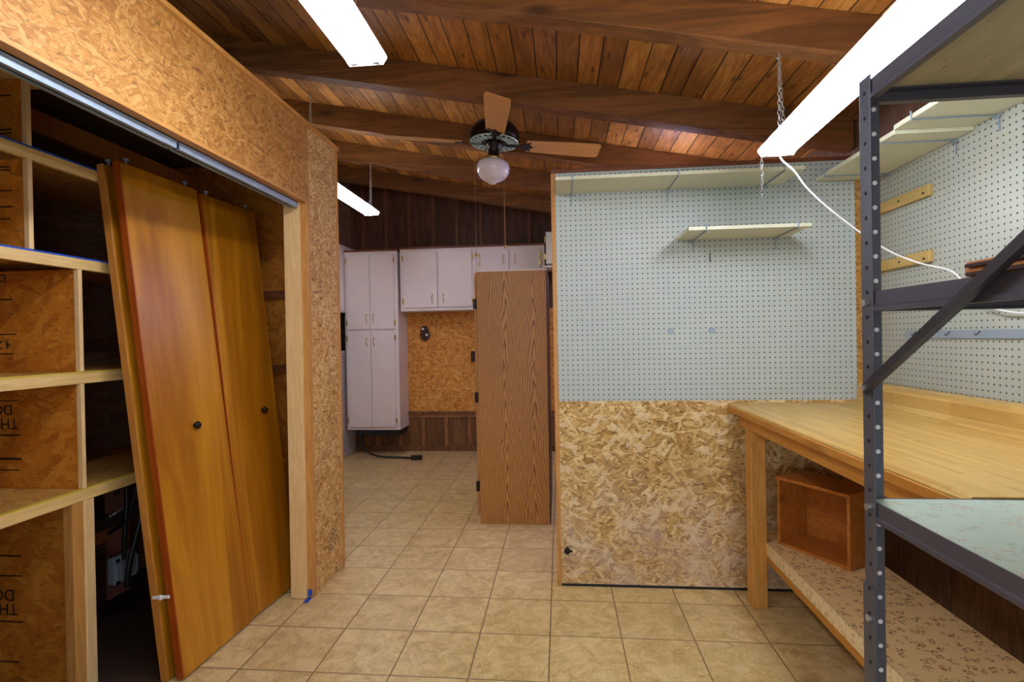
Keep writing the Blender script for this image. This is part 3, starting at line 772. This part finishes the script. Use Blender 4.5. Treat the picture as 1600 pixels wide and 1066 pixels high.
for k in range(4):
    a = th0 - PI / 2 + k * PI / 2
    Rm = Matrix.Rotation(a, 4, 'Z') @ Matrix.Rotation(math.radians(-14), 4, 'X')
    b = B(); out = []
    for (x, w) in [(.205, .052), (.215, .058), (.45, .068), (.62, .074), (.668, .070), (.68, .058)]: out.append((x, w))
    pts_ = [(x, w, 0) for x, w in out] + [(x, -w, 0) for x, w in reversed(out)]
    b.prism([Rm @ Vector(p) for p in pts_], Rm.to_3x3() @ Vector((0, 0, .006)))
    bl = obj('blade', b, 'fan_blade', t, .0015)
    b = B()
    b.prism([Rm @ Vector(p) for p in [(.07, .012, -.006), (.16, .010, -.006), (.20, .030, -.006), (.235, .046, -.006), (.225, .02, -.006), (.25, .0, -.006), (.225, -.02, -.006), (.235, -.046, -.006), (.20, -.030, -.006), (.16, -.010, -.006), (.07, -.012, -.006)]], Rm.to_3x3() @ Vector((0, 0, .005)))
    obj('blade_iron', b, 'dark_bronze', bl)
for dx, dz in ((-.118, -.70), (.068, -.645)):
    ex = dx + (-.075 - dz) * .061
    b = B().tube([(dx * .35, -.02, -.06), (dx, -.03, -.075), (ex, -.03, dz)], .0012, 5)
    c = obj('pull_cord', b, 'pull_cord', t)
    obj('pull_knob', B().lathe([(0, -.012), (.007, -.008), (.009, 0), (.006, .008), (0, .012)], (ex, -.03, dz - .008)), 'brass', c, smooth=True)
t.location = (-.398, 3.30, 2.525); t.rotation_euler = (0, math.radians(3.5), 0)

# ------------------------------------------------------------------ cabinets of the far room
def pull(b, x, y, z, h=.075):
    b.tube([(x, y, z - h / 2), (x, y - .018, z - h * .3), (x, y - .024, z), (x, y - .018, z + h * .3), (x, y, z + h / 2)], [.003, .003, .005, .003, .003], 6)
    b.box(x - .007, x + .007, y - .003, y, z - h / 2 - .012, z - h / 2 + .006).box(x - .007, x + .007, y - .003, y, z + h / 2 - .006, z + h / 2 + .012)
def cabinet(label, x0, x1, y0, y1, z0, z1, doors, cat='cabinet', cap=True, name='wall_cabinet'):
    """doors: (x0,x1,z0,z1, hinge side, pull x, pull z)"""
    t = thing(name, label, cat, 'white painted cabinets of the far room')
    obj('body', B().box(x0, x1, y0, y1, z0, z1), 'white_paint', t, .002)
    if cap: obj('top_trim', B().box(x0 - .004, x1 + .004, y0 - .01, y1, z1, z1 + .02), 'redwood_trim', t)
    for (a, c, e, f, hs, px, pz) in doors:
        d = obj('door', B().box(a, c, y0 - .018, y0 - .001, e, f), 'white_paint', t, .003)
        b = B(); pull(b, px, y0 - .018, pz); obj('handle', b, 'brass', d)
        hx = a - .004 if hs == 'l' else c + .004
        for hz in (e + .07, f - .07):
            obj('hinge', B().box(hx - .009, hx + .009, y0 - .022, y0 - .0175, hz - .028, hz + .028), 'brass', d, .002)
    return rebase(t, ((x0 + x1) / 2, y1, z0))
YC = 5.56
cabinet('tall white four-door pantry cabinet on the far wall, left of the strand board', -2.36, -1.762, YC, YF - .003, .30, 2.265,
        [(-2.335, -2.075, 1.41, 2.235, 'l', -2.115, 1.53), (-2.07, -1.80, 1.41, 2.235, 'r', -2.035, 1.53),
         (-2.335, -2.075, .335, 1.385, 'l', -2.115, 1.27), (-2.07, -1.80, .335, 1.385, 'r', -2.035, 1.27)], name='pantry_cabinet')
cabinet('wide white two-door wall cabinet above the strand-board sheet', -1.732, -.892, YC, YF - .003, 1.60, 2.275,
        [(-1.695, -1.318, 1.635, 2.245, 'l', -1.375, 1.73), (-1.308, -.935, 1.635, 2.245, 'r', -1.25, 1.73)])
cabinet('short white two-door wall cabinet above the tall oak cabinet', -.89, -.15, YC, YF - .003, 2.0, 2.275,
        [(-.845, -.535, 2.02, 2.245, 'l', -.59, 2.13), (-.525, -.20, 2.02, 2.245, 'r', -.465, 2.13)])
t = thing('wall_cabinet', 'cream cabinet door and side glimpsed beside the left edge of the partition', 'cabinet', 'white painted cabinets of the far room')
obj('body', B().box(-.12, .55, 5.2, 5.5, 2.02, 2.34), 'cream_paint', t, .002)
d_ = obj('door', B().box(-.125, .20, 5.18, 5.199, 2.02, 2.335), 'cream_paint', t, .003)
for hz in (2.09, 2.26): obj('hinge', B().box(-.14, -.122, 5.172, 5.19, hz - .03, hz + .03), 'brass', d_, .002)
obj('under_panel', B().box(-.14, .55, 5.17, 5.5, 1.985, 2.0), 'white_paint', t)
rebase(t, (.2, 5.35, 1.985))

t = thing('wall_cabinet', 'white side cabinet against the left wall, just past the strand-board wall end', 'cabinet', 'white painted cabinets of the far room')
obj('body', B().box(-2.415, -2.365, 4.6, 5.88, 1.60, 2.34), 'white_paint', t, .002)
obj('top_trim', B().box(-2.415, -2.36, 4.6, 5.88, 2.34, 2.36), 'redwood_trim', t)
obj('door', B().box(-2.364, -2.35, 4.95, 5.50, 1.62, 2.32), 'white_paint', t, .002)
rebase(t, (-2.415, 5.3, 1.6))
t = thing('slatted_panel', 'white ribbed lower panel with a dark opening above it on the left wall', 'panel')
obj('sheet', B().box(-2.415, -2.39, 4.6, 5.86, .01, 1.18), 'louvre', t)
obj('frame', B().box(-2.415, -2.385, 5.64, 5.86, 1.18, 1.60).box(-2.415, -2.385, 4.6, 5.1, 1.18, 1.60), 'white_paint', t, .002)
obj('opening', B().box(-2.415, -2.40, 5.1, 5.64, 1.18, 1.60), 'black_plastic', t)
rebase(t, (-2.415, 5.2, .01))

tag(rebase(obj('base_tray', B().box(-2.28, -1.77, YC + .01, YC + .30, .235, .298), 'black_plastic', None, .004), (-2.0, YC + .15, .235)), 'black tray fixed under the tall white pantry cabinet', 'tray')
t = thing('extension_cord', 'black extension cord lying on the far floor below the pantry cabinet', 'cord')
obj('cable', B().tube(smooth_path([(-2.21, YC + .06, .24), (-2.19, YC - .03, .15), (-2.10, YC - .08, .07), (-1.95, YC - .1, .03), (-1.75, YC - .06, .012), (-1.60, YC - .1, .012)]), .011, 8), 'black_plastic', t, smooth=True)
obj('plug', B().box(-1.61, -1.49, YC - .15, YC - .10, .002, .05), 'black_plastic', t, .008)
rebase(t, (-1.9, YC, .0))

t = thing('wall_plaque', 'dark brown pointed wooden plaque with two white knobs on the strand board', 'plaque')
cx_, cz_ = -1.555, 1.36
out = [(-.02, .085), (.03, .08), (.05, .02), (.066, -.03), (.05, -.06), (.012, -.095), (-.035, -.07), (-.052, -.03), (-.042, .03), (-.04, .06)]
obj('back_plate', B().prism([(cx_ + a, YF - .014, cz_ + c) for a, c in out], (0, -.025, 0)), 'veneer_dark', t, .004)
for a, c in ((-.012, .05), (.03, -.02)):
    obj('knob', B().tube([(cx_ + a, YF - .039, cz_ + c), (cx_ + a, YF - .052, cz_ + c)], .014, 12), 'white_plastic', t)
rebase(t, (cx_, YF - .014, cz_))
t = thing('outlet', 'dark brown outlet cover on the far strand board beside the oak cabinet', 'outlet')
obj('cover', B().box(-1.02, -.945, YF - .022, YF - .014, 1.02, 1.145), 'veneer_dark', t, .002)
obj('receptacle', B().box(-1.0, -.966, YF - .025, YF - .022, 1.035, 1.07).box(-1.0, -.966, YF - .025, YF - .022, 1.095, 1.13), 'black_plastic', t, .004)
rebase(t, (-.98, YF - .014, 1.02))

# tall oak cabinet
t = thing('oak_cabinet', 'tall freestanding oak-grained cabinet left of the partition', 'cabinet')
obj('side_panel', B().box(-.572, -.09, 3.575, 3.593, .0, 1.757), 'oak', t, .001)
obj('carcass', B().box(-.572, -.09, 3.593, 4.35, .05, 1.75), 'oak', t)
obj('toe_kick', B().box(-.555, -.09, 3.593, 4.35, .002, .05), 'veneer_dark', t)
obj('back_panel', B().box(-.09, -.084, 3.58, 4.35, .0, 1.755), 'veneer_dark', t)
obj('top_panel', B().box(-.58, -.085, 3.57, 4.36, 1.751, 1.762), 'white_paint', t)
d_ = obj('door', B().box(-.592, -.574, 3.585, 4.34, .06, 1.745), 'oak', t, .002)
for z in (.26, .88, 1.53): obj('hinge', B().box(-.598, -.575, 3.568, 3.586, z - .035, z + .035), 'dark_bronze', d_, .002)
obj('handle', B().tube([(-.592, 4.28, .85), (-.62, 4.28, .87), (-.62, 4.28, .95), (-.592, 4.28, .97)], .005, 8), 'brass', d_)
rebase(t, (-.33, 3.96, 0))

# ------------------------------------------------------------------ closet: built-in shelving
t = thing('closet_shelving', 'rough pine and strand-board shelving inside the closet on the left', 'shelving unit')
XFr, XBk = -1.768, -2.30; YE = 2.45; YS = .32
def stamp(parent, txt, x, y, z, size):
    """stencilled lettering, upside down on the sheet"""
    cu = bpy.data.curves.new('stamp', 'FONT'); cu.body = txt; cu.size = size; cu.extrude = .0004
    tmp = bpy.data.objects.new('stamp_curve', cu); COL.objects.link(tmp)
    bpy.context.view_layer.update()
    me = bpy.data.meshes.new_from_object(tmp.evaluated_get(bpy.context.evaluated_depsgraph_get()))
    bpy.data.objects.remove(tmp); bpy.data.curves.remove(cu)
    me.transform(Matrix.Translation((x, y, z)) @ Matrix.Rotation(PI, 4, 'Y') @ Matrix.Rotation(PI / 2, 4, 'X'))
    me.materials.clear(); me.materials.append(MAT['ink'])
    o = bpy.data.objects.new('stamp', me); COL.objects.link(o); o.parent = parent
    return o
def divider(yc, z0, z1):
    d = obj('divider', B().box(XBk, XFr - .02, yc, yc + .012, z0, z1), 'osb_shelf', t)
    obj('edge_strip', B().box(XFr - .02, XFr, yc - .002, yc + .014, z0, z1), 'pine_pale', d, .002)
    return d
levels = [(.714, .758), (1.148, 1.193), (1.572, 1.618), (1.922, 1.967)]
for i, (z0, z1) in enumerate(levels):
    s_ = obj('shelf', B().box(XBk, XFr - .02, YS, YE, z1 - .014, z1 - .001), 'osb_shelf_top', t)
    obj('front_rail', B().box(XFr - .02, XFr, YS, YE, z0, z1 - .006), 'pine_pale_y', s_, .002)
    obj('edge_paint' if i < 2 else 'tape', B().box(XFr - .021, XFr - .0005, YS, YE, z1 - .006, z1), 'yellow_paint' if i < 2 else 'blue_tape', s_)
YD, YD2 = 1.768, 1.593
dv = [divider(YD, .0, levels[0][0]), divider(YD, levels[0][1], levels[1][0]), divider(YD, levels[1][1], levels[2][0])]
dv2 = [divider(YD2, levels[2][1], levels[3][0]), divider(YD2, levels[3][1], 2.19)]
obj('post', B().box(XFr - .04, XFr, 1.722, 1.766, .0, levels[0][0] - .001), 'pine_orange', t, .003)
obj('post', B().box(XFr - .035, XFr + .003, 1.767, 1.808, .0, levels[0][0] - .001), 'pine_pale', t, .003)
obj('top_plate', B().box(-1.95, XFr + .01, 1.53, 1.67, 2.192, 2.235), 'pine_pale_y', t, .002)
obj('back_board', B().box(XBk - .012, XBk - .001, YS, YE, .0, 2.1), 'closet_board', t)
xs = -2.058
yy = YD - .0015
stamp(dv[0], 'DOWN', xs, yy, .375, .062); stamp(dv[0], 'THIS SIDE', xs + .012, yy, .322, .062)
stamp(dv[1], 'DOWN', xs + .01, yy, 1.072, .055); stamp(dv[1], 'THIS SIDE', xs + .03, yy, 1.018, .055)
stamp(dv[2], 'DOWN', xs - .005, yy, 1.562, .045); stamp(dv[2], '4 2', xs + .008, yy, 1.312, .045)
def ink_bars(parent, y, items):
    for x1, z, h in items: obj('ink_line', B().box(XBk, x1, y - .0012, y, z, z + h), 'ink', parent)
ink_bars(dv[0], YD, [(xs + .03, .252, .005), (xs + .03, .425, .005), (xs + .03, .50, .006), (xs + .02, .65, .005), (xs + .01, .68, .005), (xs + .01, .10, .005)])
ink_bars(dv[1], YD, [(xs + .04, .955, .006), (xs + .03, 1.085, .004), (xs + .04, .865, .008), (xs + .03, .825, .004)])
ink_bars(dv[2], YD, [(xs + .02, 1.575, .004), (xs + .015, 1.465, .005), (xs + .03, 1.335, .004), (xs + .02, 1.262, .004)])
ink_bars(dv2[0], YD2, [(-1.835, 1.895, .004), (-1.83, 1.885, .004), (-1.83, 1.815, .004), (-1.83, 1.76, .005), (-1.84, 1.72, .004)])
ink_bars(dv2[1], YD2, [(-1.825, 2.135, .004), (-1.825, 2.02, .005), (-1.825, 2.008, .004)])
rebase(t, (-2.0, 1.3, 0))

# ------------------------------------------------------------------ bifold doors leaning in the closet opening
def leaf(x0, x1, h, th, y0, mat_face='lauan'):
    return B().box(x0, x1, y0, y0 + th, 0, h)
def bifold(label, w, h, lean, loc, rotz, knob_x, latch, hue='lauan_edge'):
    """local x along the opening, y = thickness away from the room, z up; leaning back by `lean`"""
    t = thing('bifold_door', label, 'door', 'bifold doors leaning in the closet')
    th = .028
    p = obj('leaf', B().box(.006, w - .001, 0.0, th, 0, h), 'lauan', t, .002)
    obj('edge_band', B().box(.0, .006, 0.0, th, 0, h).box(w - .001, w + .001, .001, th, 0, h), hue, p)
    k = B().lathe([(0, .026), (.010, .025), (.0165, .018), (.015, .010), (.007, .006), (.009, 0), (0, 0)], seg=20)
    for v in k.b.verts: v.co = Vector((knob_x + v.co.x, -v.co.z, .937 + v.co.y))
    obj('knob', k, 'dark_bronze', p, smooth=True)
    q = obj('leaf', B().box(-.003, w - .004, th + .032, th * 2 + .032, 0, h - .002), 'lauan', t, .002)
    obj('edge_band', B().box(-.009, -.003, th + .032, th * 2 + .032, 0, h - .002), 'tan_edge', q)
    for (x, y) in ((.05, th / 2), (.03, th * 1.5 + .032), (w - .05, th / 2)):
        obj('pivot_pin', B().lathe([(0, h), (.005, h), (.005, h + .018), (.010, h + .018), (.010, h + .026), (0, h + .026)], (x, y, 0), 10), 'galvanised', t)
    if latch:
        obj('latch', B().box(-.014, -.009, .004, th + .05, .315, .328).box(-.018, -.009, .035, .05, .312, .331), 'white_plastic', t, .003)
    t.location = loc; t.rotation_euler = (-lean, 0, rotz)
    return t
# local +y must point to -X (into the closet): rotate 90 degrees about z, x then runs along +Y
L1 = bifold('nearer orange-brown bifold door leaning in the closet, folded, with a white latch', .405, 2.0, math.atan2(.232, 2.0), (-1.450, 1.845, .012), PI / 2 - .05, .215, True)
L2 = bifold('farther orange-brown bifold door leaning in the closet, beside the door jamb', .375, 1.985, math.atan2(.212, 2.0), (-1.440, 2.257, .012), PI / 2 - .08, .255, False)

# ------------------------------------------------------------------ clutter at the bottom of the closet
t = thing('black_cable', 'looped black cable hanging below the lowest closet shelf', 'cable')
obj('loop', B().tube(smooth_path([(-1.98, 2.14, .62), (-1.97, 2.16, .72), (-1.95, 2.22, .69), (-1.94, 2.25, .60), (-1.95, 2.22, .45), (-1.955, 2.17, .30), (-1.96, 2.16, .2)]), .011, 8), 'black_plastic', t, smooth=True)
obj('loop', B().tube(smooth_path([(-1.97, 2.17, .75), (-1.955, 2.165, .6), (-1.955, 2.15, .45), (-1.96, 2.15, .33)]), .010, 8), 'black_plastic', t, smooth=True)
obj('loop', B().tube(smooth_path([(-1.96, 2.24, .68), (-1.955, 2.2, .58), (-1.955, 2.15, .5), (-1.97, 2.08, .47)]), .010, 8), 'black_plastic', t, smooth=True)
rebase(t, (-1.96, 2.17, .2))
t = thing('outlet_box', 'pale square electrical box with dark corners low inside the closet', 'electrical box')
obj('box', B().box(-2.03, -1.985, 2.13, 2.262, .215, .335), 'pale_blue', t, .012)
obj('cover', B().box(-1.985, -1.98, 2.155, 2.235, .24, .31), 'grey_strip', t, .003)
for y in (2.133, 2.243):
    for z in (.218, .316): obj('corner_guard', B().box(-1.988, -1.978, y, y + .016, z, z + .016), 'black_plastic', t, .003)
rebase(t, (-2.0, 2.19, .215))
tag(rebase(obj('pink_board', B().box(-2.09, -2.075, 2.19, 2.31, .12, .72), 'pink_board', None, .003), (-2.08, 2.25, .12)), 'faded pink board standing upright low inside the closet', 'board')
tag(rebase(obj('steel_rod', B().tube([(-1.99, 2.12, .535), (-1.985, 2.30, .575)], .006, 8).lathe([(0, -.012), (.012, 0), (0, .012)], (-1.99, 2.115, .535), 10), 'bright_metal', smooth=True), (-1.99, 2.2, .53)), 'short shiny steel rod behind the black cable in the closet', 'rod')
tag(rebase(obj('dark_ledge', B().box(-2.295, -2.05, 1.80, 2.40, .46, .515), 'rail_steel', None, .004), (-2.2, 2.1, .46)), 'dark blue-grey ledge low on the back of the closet', 'ledge')
tag(rebase(obj('brown_plank', B().box(-2.295, -2.06, 1.95, 2.19, .40, .455), 'pine_orange_y', None, .004), (-2.2, 2.07, .40)), 'short orange plank under the blue-grey ledge in the closet', 'plank')

# scrap of blue tape at the foot of the jamb
tag(rebase(obj('tape_scrap', B().box(-1.285, -1.262, 2.495, 2.4985, .012, .042).box(-1.285, -1.262, 2.445, 2.497, .001, .003), 'blue_tape'), (-1.27, 2.49, .001)), 'tiny scrap of blue tape at the foot of the closet jamb', 'tape')
